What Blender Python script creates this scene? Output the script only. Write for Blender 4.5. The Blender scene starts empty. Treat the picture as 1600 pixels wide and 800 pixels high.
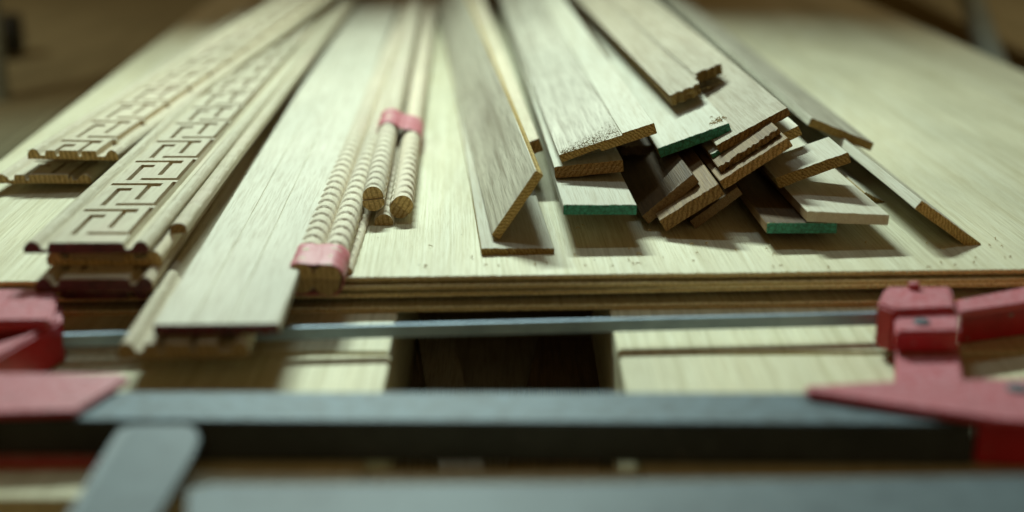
import bpy, bmesh, math, random
from mathutils import Vector, Matrix, noise
random.seed(7)
S = bpy.context.scene
C = S.collection
R = math.radians

# ------------------------------------------------------------ camera
CAM_H = 0.328
FPX = 2222.0                      # focal length in pixels of the 1600 px wide photograph (50 mm on 36 mm)
TH = math.atan(687 / FPX)         # pitch below the horizon
cam_d = bpy.data.cameras.new('camera')
cam = bpy.data.objects.new('camera', cam_d)
C.objects.link(cam)
cam.location = (0, 0, CAM_H)
cam.rotation_euler = (R(90) - TH, 0, 0)
cam_d.sensor_width = 36; cam_d.lens = 50
cam_d.clip_start = 0.02; cam_d.clip_end = 60
cam_d.dof.use_dof = True
cam_d.dof.focus_distance = 1.19
cam_d.dof.aperture_fstop = 1.85
cam_d.dof.aperture_blades = 9
S.camera = cam

# ------------------------------------------------------------ light
w = bpy.data.worlds.new('World'); S.world = w; w.use_nodes = True
bg = w.node_tree.nodes['Background']
bg.inputs[0].default_value = (1.0, 0.58, 0.17, 1)
bg.inputs[1].default_value = 0.075

def area(name, loc, target, sx, sy, power, color, spread=180):
    l = bpy.data.lights.new(name, 'AREA'); l.shape = 'RECTANGLE'
    l.size = sx; l.size_y = sy; l.energy = power; l.color = color; l.spread = R(spread)
    o = bpy.data.objects.new(name, l); C.objects.link(o); o.location = loc
    o.rotation_euler = (Vector(target) - Vector(loc)).to_track_quat('-Z', 'Y').to_euler()
    return o
area('tube_lamp', (-0.26, 2.28, 1.28), (0.0, 1.05, 0.0), 0.55, 0.05, 15.4, (0.80, 1.0, 0.89), 108)
area('second_tube_lamp', (-0.1, 1.45, 1.45), (0.0, 1.0, 0.0), 0.5, 0.05, 1.1, (0.70, 0.92, 1.0), 120)
area('front_fill', (0.2, -1.6, 1.3), (0.0, 1.1, 0.0), 1.6, 1.0, 4.2, (1.0, 0.72, 0.34))  # added warm fill behind the camera, lifts end faces and sheet edges
area('left_background_fill', (-1.7, 1.3, 1.9), (-1.45, 3.2, -.4), 0.6, 0.1, 3.0, (1.0, 0.93, 0.66), 60)  # added fill to brighten the left background crate
area('right_background_fill', (1.9, 1.4, 1.9), (1.7, 3.3, -.4), 0.6, 0.1, 4, (1.0, 0.93, 0.66), 60)  # added fill to brighten the right background crates

S.view_settings.view_transform = 'Standard'; S.view_settings.look = 'None'
S.view_settings.exposure = 0; S.view_settings.gamma = 1
S.render.engine = 'CYCLES'

# ------------------------------------------------------------ pixel -> place helpers (photograph pixels, 1600 x 800)
ct, st = math.cos(TH), math.sin(TH)
CAM = Vector((0, 0, CAM_H))
def ray(px, py):
    dx = (px - 800) / FPX; dy = -(py - 400) / FPX
    return Vector((dx, ct + dy * st, -st + dy * ct))
def P(px, py, z):
    r = ray(px, py); return CAM + r * ((z - CAM_H) / r.z)

# ------------------------------------------------------------ materials
def new_mat(name):
    m = bpy.data.materials.new(name); m.use_nodes = True
    nt = m.node_tree; b = nt.nodes['Principled BSDF']
    return m, nt, b
def N(nt, t, **k):
    n = nt.nodes.new(t)
    for a, v in k.items(): setattr(n, a, v)
    return n
def coords(nt, scale, rnd=True):
    tc = N(nt, 'ShaderNodeTexCoord'); mp = N(nt, 'ShaderNodeMapping')
    mp.inputs['Scale'].default_value = scale
    if rnd:
        oi = N(nt, 'ShaderNodeObjectInfo'); ml = N(nt, 'ShaderNodeMath', operation='MULTIPLY'); ml.inputs[1].default_value = 17.3
        nt.links.new(oi.outputs['Random'], ml.inputs[0])
        ad = N(nt, 'ShaderNodeVectorMath', operation='ADD')
        nt.links.new(tc.outputs['Object'], ad.inputs[0]); nt.links.new(ml.outputs[0], ad.inputs[1])
        nt.links.new(ad.outputs[0], mp.inputs['Vector'])
    else:
        nt.links.new(tc.outputs['Object'], mp.inputs['Vector'])
    return mp
def tex_noise(nt, vec, scale=1, detail=4, rough=.55, dist=0):
    n = N(nt, 'ShaderNodeTexNoise'); n.inputs['Scale'].default_value = scale
    n.inputs['Detail'].default_value = detail; n.inputs['Roughness'].default_value = rough
    n.inputs['Distortion'].default_value = dist
    nt.links.new(vec.outputs[0], n.inputs['Vector']); return n
def ramp(nt, src, stops):
    r = N(nt, 'ShaderNodeValToRGB'); e = r.color_ramp.elements
    while len(e) < len(stops): e.new(0.5)
    for i, (p, c) in enumerate(stops):
        e[i].position = p; e[i].color = (*c, 1) if len(c) == 3 else c
    nt.links.new(src, r.inputs[0]); return r
def mix(nt, a, b, fac, mode='MIX'):
    m = N(nt, 'ShaderNodeMix', data_type='RGBA', blend_type=mode)
    for s, v in ((6, a), (7, b)):
        if hasattr(v, 'is_linked') or hasattr(v, 'links'): nt.links.new(v, m.inputs[s])
        else: m.inputs[s].default_value = (*v, 1)
    if hasattr(fac, 'links'): nt.links.new(fac, m.inputs[0])
    else: m.inputs[0].default_value = fac
    return m.outputs[2]
def bump(nt, b, h, strength, dist):
    bm = N(nt, 'ShaderNodeBump'); bm.inputs['Strength'].default_value = strength
    bm.inputs['Distance'].default_value = dist
    nt.links.new(h, bm.inputs['Height']); nt.links.new(bm.outputs[0], b.inputs['Normal'])

def wood(name, base, dark, vein=.5, veinscale=70, fine=.5, along=5, rough=.62, speck=0.0, pink=None, wavy=2.0, lines=None, figure=False):
    """planed timber, grain along the local Y axis"""
    m, nt, b = new_mat(name)
    mp = coords(nt, (veinscale, along, veinscale))
    n1 = tex_noise(nt, mp, 1, 5, .6, wavy)
    v = ramp(nt, n1.outputs['Fac'], [(.36, (0, 0, 0)), (.52, (.35, .35, .35)), (.66, (1, 1, 1))])
    vm = N(nt, 'ShaderNodeMath', operation='MULTIPLY'); vm.inputs[1].default_value = min(.9, vein * 1.15)
    nt.links.new(v.outputs[0], vm.inputs[0])
    col = mix(nt, base, dark, vm.outputs[0])
    mp2 = coords(nt, (900, 22, 900))
    n2 = tex_noise(nt, mp2, 1, 3, .6, .2)
    f = ramp(nt, n2.outputs['Fac'], [(.49, (0, 0, 0)), (.62, (1, 1, 1))])
    fm = N(nt, 'ShaderNodeMath', operation='MULTIPLY'); fm.inputs[1].default_value = min(.8, fine * 1.3)
    nt.links.new(f.outputs[0], fm.inputs[0])
    col = mix(nt, col, dark, fm.outputs[0])
    mp3 = coords(nt, (9, 3, 9))
    n3 = tex_noise(nt, mp3, 1, 2)
    br = ramp(nt, n3.outputs['Fac'], [(.3, (.84, .84, .83)), (.7, (1.06, 1.05, 1.04))])
    col = mix(nt, col, br.outputs[0], 1.0, 'MULTIPLY')
    if figure:
        mpf = coords(nt, (14, 1.1, 14)); nf = tex_noise(nt, mpf, 1, 4, .55, 1.2)
        fr = ramp(nt, nf.outputs['Fac'], [(.32, (.80, .77, .68)), (.45, (1, 1, 1)), (.55, (.93, .91, .86)), (.66, (1.04, 1.04, 1.03))])
        col = mix(nt, col, fr.outputs[0], 1.0, 'MULTIPLY')
    oi2 = N(nt, 'ShaderNodeObjectInfo'); rr_ = ramp(nt, oi2.outputs['Random'], [(0, (.86, .84, .80)), (.5, (.98, .99, .98)), (1, (1.07, 1.03, .98))])
    col = mix(nt, col, rr_.outputs[0], 1.0, 'MULTIPLY')
    if pink:
        n4 = tex_noise(nt, mp3, 2.2, 2)
        pr = ramp(nt, n4.outputs['Fac'], [(.5, (0, 0, 0)), (.75, (.6, .6, .6))])
        col = mix(nt, col, pink, pr.outputs[0])
    if lines:
        mpl = coords(nt, (lines, .6, 0.01))
        nl = tex_noise(nt, mpl, 1, 2, .5, .3)
        lr = ramp(nt, nl.outputs['Fac'], [(.38, (.84, .82, .74)), (.50, (1, 1, 1)), (.58, (.92, .90, .84)), (.68, (1.03, 1.03, 1.02))])
        col = mix(nt, col, lr.outputs[0], 1.0, 'MULTIPLY')
    if speck:
        mps = coords(nt, (1, 1, 1))
        ns = tex_noise(nt, mps, 700, 2, .6)
        sr = ramp(nt, ns.outputs['Fac'], [(.66, (0, 0, 0)), (.72, (1, 1, 1))])
        sm = N(nt, 'ShaderNodeMath', operation='MULTIPLY'); sm.inputs[1].default_value = speck
        nt.links.new(sr.outputs[0], sm.inputs[0])
        col = mix(nt, col, tuple(c * .45 for c in dark), sm.outputs[0])
    nt.links.new(col, b.inputs['Base Color'])
    b.inputs['Roughness'].default_value = rough
    b.inputs['Specular IOR Level'].default_value = .35
    bump(nt, b, n2.outputs['Fac'], .6, .0008)
    return m

def endgrain(name, base, dark, ang=35, sc=330, rough=.85, strength=.8):
    m, nt, b = new_mat(name)
    tc = N(nt, 'ShaderNodeTexCoord'); mp = N(nt, 'ShaderNodeMapping')
    mp.inputs['Rotation'].default_value = (0, R(ang), 0)
    nt.links.new(tc.outputs['Object'], mp.inputs['Vector'])
    wv = N(nt, 'ShaderNodeTexWave', bands_direction='X'); wv.inputs['Scale'].default_value = sc / 4.2
    wv.inputs['Distortion'].default_value = 5.0; wv.inputs['Detail'].default_value = 4
    wv.inputs['Detail Scale'].default_value = 2.2
    nt.links.new(mp.outputs[0], wv.inputs['Vector'])
    n = tex_noise(nt, tc_map(nt, tc), 900, 3, .65)
    cr = ramp(nt, wv.outputs['Fac'], [(.1, tuple(a * .85 + b * .15 for a, b in zip(dark, base))), (.6, base)])
    nr = ramp(nt, n.outputs['Fac'], [(.38, (.45, .42, .38)), (.58, (1.05, 1.05, 1.05))])
    col = mix(nt, cr.outputs[0], nr.outputs[0], .8, 'MULTIPLY')
    oi2 = N(nt, 'ShaderNodeObjectInfo'); rr_ = ramp(nt, oi2.outputs['Random'], [(0, (.68, .64, .60)), (.5, (1, 1, 1)), (1, (1.25, 1.25, 1.2))])
    col = mix(nt, col, rr_.outputs[0], 1.0, 'MULTIPLY')
    nt.links.new(col, b.inputs['Base Color'])
    b.inputs['Roughness'].default_value = rough; b.inputs['Specular IOR Level'].default_value = .2
    bump(nt, b, n.outputs['Fac'], strength, .0012)
    return m
def tc_map(nt, tc):
    mp = N(nt, 'ShaderNodeMapping'); nt.links.new(tc.outputs['Object'], mp.inputs['Vector']); return mp

def painted(name, base, dark, scale=120, rough=.5, metallic=0.0, dust_toplight=None, dust_toplight_amt=.5, bumps=.3, crack=False, chips=None):
    m, nt, b = new_mat(name)
    mp = coords(nt, (1, 1, 1))
    n = tex_noise(nt, mp, scale, 5, .65)
    cr = ramp(nt, n.outputs['Fac'], [(.3, dark), (.62, base)])
    col = cr.outputs[0]
    if crack:
        vo = N(nt, 'ShaderNodeTexVoronoi', feature='DISTANCE_TO_EDGE'); vo.inputs['Scale'].default_value = 260
        nt.links.new(mp.outputs[0], vo.inputs['Vector'])
        vr = ramp(nt, vo.outputs['Distance'], [(.0, (.3, .3, .25)), (.12, (1, 1, 1))])
        col = mix(nt, col, vr.outputs[0], .8, 'MULTIPLY')
    if dust_toplight:
        # colour on faces that look up: dust, plus painted top light on dark steel
        ge = N(nt, 'ShaderNodeNewGeometry'); sp = N(nt, 'ShaderNodeSeparateXYZ')
        nt.links.new(ge.outputs['True Normal'], sp.inputs[0])
        n2 = tex_noise(nt, mp, scale * 4, 4, .7)
        mu = N(nt, 'ShaderNodeMath', operation='MULTIPLY'); nt.links.new(sp.outputs['Z'], mu.inputs[0])
        r2 = ramp(nt, n2.outputs['Fac'], [(.35, (.35, .35, .35)), (.6, (1, 1, 1))])
        nt.links.new(r2.outputs[0], mu.inputs[1])
        m3 = N(nt, 'ShaderNodeMath', operation='MULTIPLY', use_clamp=True); nt.links.new(mu.outputs[0], m3.inputs[0]); m3.inputs[1].default_value = dust_toplight_amt
        col = mix(nt, col, dust_toplight, m3.outputs[0])
    if chips:
        n5 = tex_noise(nt, mp, 170, 4, .6)
        r5 = ramp(nt, n5.outputs['Fac'], [(.66, (0, 0, 0)), (.69, (1, 1, 1))])
        col = mix(nt, col, chips, r5.outputs[0])
    nt.links.new(col, b.inputs['Base Color'])
    b.inputs['Roughness'].default_value = rough; b.inputs['Metallic'].default_value = metallic
    bump(nt, b, n.outputs['Fac'], bumps, .001)
    return m

M = {}
M['ash'] = wood('pale_ash_wood', (.60, .58, .47), (.32, .28, .20), .6, 75, .45, 7, speck=.15, wavy=2.5)
M['ash_dark'] = wood('streaky_ash_wood', (.62, .59, .49), (.28, .24, .18), .7, 90, .5, 2.4, speck=.1, wavy=1.6)
M['birch'] = wood('plain_birch_wood', (.62, .60, .50), (.42, .36, .25), .35, 60, .35, 5, speck=.1)
M['tan'] = wood('tan_oak_wood', (.56, .51, .40), (.32, .25, .16), .5, 80, .5, 5, speck=.15)
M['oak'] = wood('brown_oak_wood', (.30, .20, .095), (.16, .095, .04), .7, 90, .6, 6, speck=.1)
M['shaded_wood'] = wood('shade_darkened_wood', (.12, .075, .035), (.05, .03, .014), .6, 90, .5, 6)  # deep shade inside the pile put into the wood colour
M['beech'] = wood('beech_moulding_wood', (.66, .61, .47), (.44, .35, .24), .25, 60, .35, 14, rough=.7, speck=.2, pink=(.60, .50, .39))
M['rope'] = wood('rope_moulding_wood', (.74, .68, .55), (.50, .40, .28), .2, 60, .25, 20, rough=.75, speck=.15, pink=(.68, .58, .47))
M['cutwood'] = wood('routed_groove_wood', (.54, .44, .29), (.34, .25, .14), .4, 60, .5, 14, rough=.85)
M['fluted'] = wood('fluted_maple_wood', (.64, .63, .54), (.44, .40, .31), .25, 90, .55, 9, speck=.05)
M['ply'] = wood('ply_face', (.78, .76, .61), (.54, .48, .32), .30, 200, .4, 1.6, rough=.55, speck=.12, wavy=.3, lines=420, figure=True)
M['panel'] = wood('panel_wood', (.78, .75, .56), (.52, .45, .27), .25, 90, .3, 3, rough=.6, lines=200)
M['end'] = endgrain('sawn_end_grain', (.62, .45, .17), (.34, .21, .07), 35, 500)
M['end2'] = endgrain('sawn_end_grain_brown', (.50, .32, .13), (.28, .16, .06), -40, 360)
M['end_fuzzy'] = endgrain('torn_end_grain', (.66, .49, .24), (.40, .26, .10), 10, 300, strength=1.0)
M['plyedge'] = None
M['green'] = painted('green_end_paint', (.045, .34, .23), (.012, .12, .08), 300, .55, crack=True, bumps=.5)
M['wine'] = painted('dark_red_end_paint', (.14, .022, .02), (.04, .007, .006), 160, .45, bumps=.4)
M['tape'] = painted('red_tape', (.56, .15, .18), (.46, .05, .07), 60, .5, dust_toplight=(.58, .30, .33), dust_toplight_amt=.55, bumps=.25)
M['red'] = painted('red_clamp_paint', (.48, .014, .022), (.34, .009, .012), 60, .36, dust_toplight=(.62, .31, .37), dust_toplight_amt=.85, bumps=.2, chips=(.22, .20, .19))
M['steel'] = painted('dusty_steel', (.09, .13, .155), (.035, .052, .068), 14, .6, .0, chips=(.13, .11, .09), dust_toplight=(.12, .165, .19), dust_toplight_amt=.5, bumps=.1)
M['steel_dark'] = painted('dark_steel', (.035, .04, .038), (.015, .018, .016), 25, .6, .1, dust_toplight=(.115, .17, .21), dust_toplight_amt=.9, bumps=.1, chips=(.12, .11, .10))  # front shade and cool top light put into the colour
M['steel_light'] = painted('bright_steel', (.30, .40, .50), (.20, .28, .37), 40, .45, .3, bumps=.15)
M['black'] = painted('black_rubber', (.02, .022, .02), (.01, .011, .01), 30, .6)
M['chips'] = painted('sawdust_chips', (.62, .5, .26), (.4, .27, .1), 400, .8)
M['dirt'] = painted('dark_speck', (.06, .04, .02), (.03, .02, .01), 400, .8)
M['floor'] = painted('workshop_floor', (.24, .21, .13), (.16, .13, .08), 3, .8)
M['crate'] = wood('brown_packing_board', (.36, .31, .19), (.24, .20, .11), .5, 12, .3, 1)
M['crate_pale'] = wood('olive_packing_board', (.40, .36, .23), (.27, .24, .15), .5, 12, .3, 1)
M['greyp'] = painted('grey_painted_metal', (.36, .42, .38), (.26, .30, .28), 12, .5)

def ply_edge():
    m, nt, b = new_mat('ply_edge')
    tc = N(nt, 'ShaderNodeTexCoord'); sp = N(nt, 'ShaderNodeSeparateXYZ'); nt.links.new(tc.outputs['Object'], sp.inputs[0])
    mp = coords(nt, (120, 120, 60))
    n = tex_noise(nt, mp, 1, 3)
    ml = N(nt, 'ShaderNodeMath', operation='MULTIPLY_ADD'); nt.links.new(n.outputs['Fac'], ml.inputs[0]); ml.inputs[1].default_value = .0009
    nt.links.new(sp.outputs['Z'], ml.inputs[2])
    m2 = N(nt, 'ShaderNodeMath', operation='MULTIPLY_ADD'); nt.links.new(ml.outputs[0], m2.inputs[0]); m2.inputs[1].default_value = 250; m2.inputs[2].default_value = .95
    cr = ramp(nt, m2.outputs[0], [(.0, (.70, .56, .29)), (.36, (.64, .50, .24)), (.42, (.42, .29, .11)), (.56, (.48, .34, .14)), (.64, (.74, .62, .36)), (1, (.84, .77, .52))])
    n2 = tex_noise(nt, coords(nt, (700, 700, 700)), 1, 3)
    nr = ramp(nt, n2.outputs['Fac'], [(.35, (.55, .5, .45)), (.6, (1.1, 1.1, 1.1))])
    col = mix(nt, cr.outputs[0], nr.outputs[0], .8, 'MULTIPLY')
    nt.links.new(col, b.inputs['Base Color']); b.inputs['Roughness'].default_value = .85
    bump(nt, b, n2.outputs['Fac'], .7, .001)
    return m
M['plyedge'] = ply_edge()

# ------------------------------------------------------------ object helpers
def tag(o, label=None, cat=None, group=None, kind=None):
    if label: o['label'] = label
    if cat: o['category'] = cat
    if group: o['group'] = group
    if kind: o['kind'] = kind
    return o
def obj(name, me, parent=None, mat=None):
    o = bpy.data.objects.new(name, me); C.objects.link(o)
    if parent: o.parent = parent
    if mat is not None and not me.materials:
        me.materials.append(mat)
    return o
def empty(name, loc=(0, 0, 0)):
    o = bpy.data.objects.new(name, None); C.objects.link(o); o.location = loc; return o
def mesh_of(name, verts, faces, mats, midx=None, smooth=None):
    me = bpy.data.meshes.new(name); me.from_pydata([tuple(v) for v in verts], [], faces)
    for m in mats: me.materials.append(m)
    if midx: me.polygons.foreach_set('material_index', midx)
    if smooth is not None: me.polygons.foreach_set('use_smooth', [smooth] * len(faces) if isinstance(smooth, bool) else smooth)
    me.update(); return me
def frame_matrix(L, x, y):
    z = x.cross(y).normalized()
    return Matrix(((x.x, y.x, z.x, L.x), (x.y, y.y, z.y, L.y), (x.z, y.z, z.z, L.z), (0, 0, 0, 1)))
def solve(L, Rp, Fp=None, d=None, skew=0):
    """near top-left corner, near top-right pixel, a far point (or a direction) of the left edge"""
    L = P(*L)
    d = (P(*Fp) - L).normalized() if Fp else Vector(d).normalized()
    r = ray(*Rp); t = ((L - CAM).dot(d) + skew) / r.dot(d)
    return L, CAM + r * t, d

def sweep(name, prof, ys, mats, seg_mat, disp=None, smooth_from=None, endjit=0.0, seed=0):
    """closed profile [(x,z)...] swept along local Y; seg_mat[i] is the material of the strip from point i to i+1"""
    rnd = random.Random(seed)
    n = len(prof); V_ = []; F_ = []; MI = []; SM = []
    for j, y in enumerate(ys):
        for i, (x, z) in enumerate(prof):
            dx = dy = dz = 0
            if disp: dx, dy, dz = disp(i, x, y, z)
            if j == 0 and endjit: dy += rnd.uniform(-1, 1) * endjit
            if j == 0 and endjit: dz += rnd.uniform(-.3, .3) * endjit
            V_.append((x + dx, y + dy, z + dz))
    for j in range(len(ys) - 1):
        for i in range(n):
            k = (i + 1) % n
            F_.append((j * n + i, j * n + k, (j + 1) * n + k, (j + 1) * n + i)); MI.append(seg_mat[i]); SM.append(bool(smooth_from and smooth_from(i)))
    capm = len(mats) - 1
    F_.append(tuple(range(n - 1, -1, -1))); MI.append(capm); SM.append(False)
    F_.append(tuple((len(ys) - 1) * n + i for i in range(n))); MI.append(capm); SM.append(False)
    me = mesh_of(name, V_, F_, mats, MI, SM)
    bm = bmesh.new(); bm.from_mesh(me); bmesh.ops.recalc_face_normals(bm, faces=bm.faces)
    bmesh.ops.triangulate(bm, faces=[f for f in bm.faces if len(f.verts) > 4])
    bm.to_mesh(me); bm.free(); return me

def board_profile(w, t, nx=24, bev=.0006, under=None):
    top = [(bev + (w - 2 * bev) * i / nx, 0) for i in range(nx + 1)]
    bot = [(w - bev - (w - 2 * bev) * i / 8, -t) for i in range(9)]
    pts = top + [(w, -bev), (w, -t + bev)] + bot + [(0, -t + bev), (0, -bev)]
    sm = [0] * nx + [0, 1, 1] + [2] * 8 + [1, 1, 0]
    return pts, sm
def stations(length):
    ys = [0, .0015, .004, .01, .03]
    y = .03
    while y < length: y += .09; ys.append(min(y, length))
    return ys
GB = 'loose wooden boards piled on the plywood'
def board(label, L, Rp, Fp=None, d=None, t=.0085, length=1.9, mat='ash', end='end', side=None, jit=.0007, paint=None, warp=.0015, w_fix=None, name='wooden_board', edge_label=None):
    l, r, d = solve(L, Rp, Fp, d)
    wv = r - l; w_ = w_fix or wv.length
    pts, sm = board_profile(w_, t)
    ph = random.uniform(0, 6)
    def disp(i, x, y, z):
        return (warp * math.sin(y * 2.1 + ph) - warp * math.sin(ph), 0, 0)
    me = sweep(name, pts, stations(length), [M[mat], M[side or end], M[mat], M[end]], sm, disp, endjit=jit, seed=len(bpy.data.objects))
    o = obj(name, me); o.matrix_world = frame_matrix(l, wv.normalized(), d)
    tag(o, label, 'board', GB)
    if paint:
        pts2 = [(x * .996 + .0001, z * .985 - .0001) for x, z in pts]
        pm = sweep('painted_end', pts2, [-.0009, -.0006], [M[paint], M[paint]], [0] * len(pts2), None, endjit=.00012, seed=3)
        p = obj('painted_end', pm, o)
    return o

# ------------------------------------------------------------ THE SETTING: floor
def box_me(name, x0, x1, y0, y1, z0, z1, mats, bev=.0, midx_end=None):
    bm = bmesh.new(); bmesh.ops.create_cube(bm, size=1)
    for v in bm.verts: v.co = ((x0 + x1) / 2 + v.co.x * (x1 - x0), (y0 + y1) / 2 + v.co.y * (y1 - y0), (z0 + z1) / 2 + v.co.z * (z1 - z0))
    if bev: bmesh.ops.bevel(bm, geom=bm.edges[:] , offset=bev, segments=2, affect='EDGES')
    me = bpy.data.meshes.new(name); bm.to_mesh(me); bm.free()
    for m in mats: me.materials.append(m)
    return me
fl = obj('floor', box_me('floor', -8, 8, -3, 16, -.87, -.85, [M['floor']])); tag(fl, kind='structure')

# ------------------------------------------------------------ workbench (pale frame with a gap between two halves)
ZF = -.0258
wb = empty('workbench', (0, .9, -.85)); tag(wb, 'pale wooden workbench frame with a dark opening under the plywood sheets', 'workbench')
def wbpart(name, *a, mat='panel', bev=.0012, rot=0):
    me = box_me(name, *a, [M[mat]], bev)
    if rot:
        cx, cy = (a[0] + a[1]) / 2, (a[2] + a[3]) / 2
        me.transform(Matrix.Translation((cx, cy, 0)) @ Matrix.Rotation(rot, 4, 'Z') @ Matrix.Translation((-cx, -cy, 0)))
    o = obj(name, me, wb); o.matrix_parent_inverse = Matrix.Translation((0, -.9, .85)); return o
wbpart('top_board', -.49, -.0855, .9205, 1.25, ZF - .02, ZF)
wbpart('top_board', -.49, -.0835, .70, .9165, ZF - .02, ZF - .0008)
wbpart('top_board', .0735, .75, .9205, 1.25, ZF - .02, ZF)
wbpart('top_board', .0735, .75, .70, .9165, ZF - .02, ZF - .0008)
wbpart('side_board', -.1060, -.0862, .740, 1.25, ZF - .11, ZF - .0205)
wbpart('side_board', .0742, .0940, .740, 1.25, ZF - .11, ZF - .0205)
wbpart('front_rail', -.0825, .0725, .665, .7380, ZF - .035, ZF - .001)
wbpart('front_rail', -.62, .75, .645, .697, ZF - .11, ZF - .036)
wbpart('lower_shelf', -.62, .75, .70, 2.3, ZF - .145, ZF - .125, mat='tan')
wbpart('inner_slat', -.06, -.028, .74, 1.25, ZF - .124, ZF - .09, mat='tan', rot=.12)
wbpart('inner_slat', .0, .07, .76, 1.25, ZF - .124, ZF - .112, mat='oak', rot=-.1)
wbpart('rear_rail', -.49, .72, 2.2, 2.26, ZF - .124, ZF)
for x in (-.48, .64):
    for y in (.72, 2.2):
        wbpart('leg', x, x + .07, y, y + .07, -.85, ZF - .146)

# ------------------------------------------------------------ plywood sheets
GP = 'plywood sheets stacked on the bench'
ROT = R(2.3)
def sheet(label, ztop, thick, front, sag, seed, width=1.24, length=2.44, cx=.117):
    rnd = random.Random(seed)
    # local frame: x across, y away from the front edge
    nx = 620; xs = [-.63 + width * 1.016 * i / nx - 0 for i in range(nx + 1)]
    xs = [-width / 2 + width * i / nx for i in range(nx + 1)]
    ys = [0, .0012, .004, .012, .03, .08, .2, .4, .7, 1.1, 1.6, 2.0, 2.3, length]
    Vt = []; Vb = []
    jits = [(rnd.gauss(0, .00035), rnd.gauss(0, .00022)) for _ in xs]
    for j, y in enumerate(ys):
        for i, x in enumerate(xs):
            jy, jz = jits[i] if j == 0 else ((jits[i][0] * .3, jits[i][1] * .15) if j == 1 else (0, 0))
            s = sag(x) * math.exp(-y * 2.2) + .0006 * noise.noise(Vector((x * 6, y * 4, seed))) * (1 if j else .6)
            edge = abs(x) / (width / 2)
            s -= (.016 * max(0, edge - .80) / .2 * min(1, y / 1.2)) if ztop > -.001 else 0
            Vt.append((x, y + jy, s + jz)); Vb.append((x, y + jy * .4 + (.0004 if j == 0 else 0) , s - thick + jz * .5))
    n = nx + 1; nv = len(Vt); V_ = Vt + Vb; F_ = []; MI = []
    for j in range(len(ys) - 1):
        for i in range(nx):
            a = j * n + i
            F_.append((a, a + 1, a + n + 1, a + n)); MI.append(0)
            F_.append((nv + a, nv + a + n, nv + a + n + 1, nv + a + 1)); MI.append(0)
    for i in range(nx):
        F_.append((i, nv + i, nv + i + 1, i + 1)); MI.append(1)
        a = (len(ys) - 1) * n + i
        F_.append((a, a + 1, nv + a + 1, nv + a)); MI.append(1)
    for j in range(len(ys) - 1):
        a = j * n; F_.append((a, a + n, nv + a + n, nv + a)); MI.append(1)
        a = j * n + nx; F_.append((a, nv + a, nv + a + n, a + n)); MI.append(1)
    me = mesh_of('plywood_sheet', V_, F_, [M['ply'], M['plyedge']], MI, [m == 0 for m in MI])
    o = obj('plywood_sheet', me)
    c, s_ = math.cos(ROT), math.sin(ROT)
    # front edge passes through the point (0.096, 1.0154) shifted by "front"
    p0 = Vector((.096, 1.0154 - front, ztop))
    o.matrix_world = Matrix.Translation(p0) @ Matrix.Rotation(ROT, 4, 'Z') @ Matrix.Translation((cx - .096, 0, 0))
    tag(o, label, 'plywood sheet', GP)
    # torn fibres hanging on the sawn edge
    fv = []; ff = []
    for k in range(150):
        i = rnd.randrange(20, nx - 20); x, y, z = Vt[i]
        z -= rnd.uniform(0, thick * .3) * (k % 3 == 0); l = rnd.uniform(.0012, .0038); a = rnd.uniform(-1.1, 1.1); up = rnd.uniform(-.5, .35)
        dx, dy, dz = math.sin(a) * l, -abs(math.cos(a)) * l * .5, up * l
        wd = rnd.uniform(.00012, .0003); b0 = len(fv)
        fv += [(x - wd, y, z), (x + wd, y, z), (x, y, z + wd * 1.5), (x + dx, y + dy, z + dz)]
        ff += [(b0, b0 + 1, b0 + 3), (b0 + 1, b0 + 2, b0 + 3), (b0 + 2, b0, b0 + 3)]
    sp = obj('splinters', mesh_of('splinters', fv, ff, [M['chips']]), o); sp['kind'] = 'stuff'
    return o
top_sheet = sheet('topmost pale plywood sheet carrying all the boards and mouldings', 0, .0036, 0, lambda x: 0, 1)
sheet('second plywood sheet, its edge just under the topmost sheet', -.0058, .0038, .0028, lambda x: -.0004 * (x > 0), 2)
sheet('third plywood sheet, its front edge sagging lower towards the left', -.0100, .0036, .0015, lambda x: -.0022 * max(0, min(1, (.15 - x) / .35)), 3)
sheet('lowest plywood sheet, jutting out furthest with splinters along its edge', -.0215, .0042, .0060, lambda x: 0, 4)

# ------------------------------------------------------------ right hand pile of boards
X0 = (-.05, 1, 0)
board('flat pale board on the plywood, directly under the steeply leaning grey streaky board', (752, 388, .0058), (866, 388), (690, 0, .006), t=.0055, mat='birch', end='end')
board('grey streaky board leaning steeply with its lower edge on the flat pale board', (768, 367, .0105), (837, 266), (702, 90, .014), t=.0075, mat='ash_dark', end='end', jit=.0003)
board('narrow board with a pinkish tint, its end showing just behind the steeply leaning grey board', (800, 232, .040), (842, 216), (735, 20, .045), t=.012, mat='beech', end='end2')
board('leftmost green-ended board, a level below the widest board', (880, 320, .0335), (995, 320), (782, 10, .030), t=.008, mat='birch', end='end', paint='green', side='birch')
board('board with a brown ragged end sandwiched under the widest board', (866, 261, .0445), (973, 250), (784, 0, .0435), t=.0100, mat='birch', end='end2', jit=.0008, side='birch')

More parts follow.
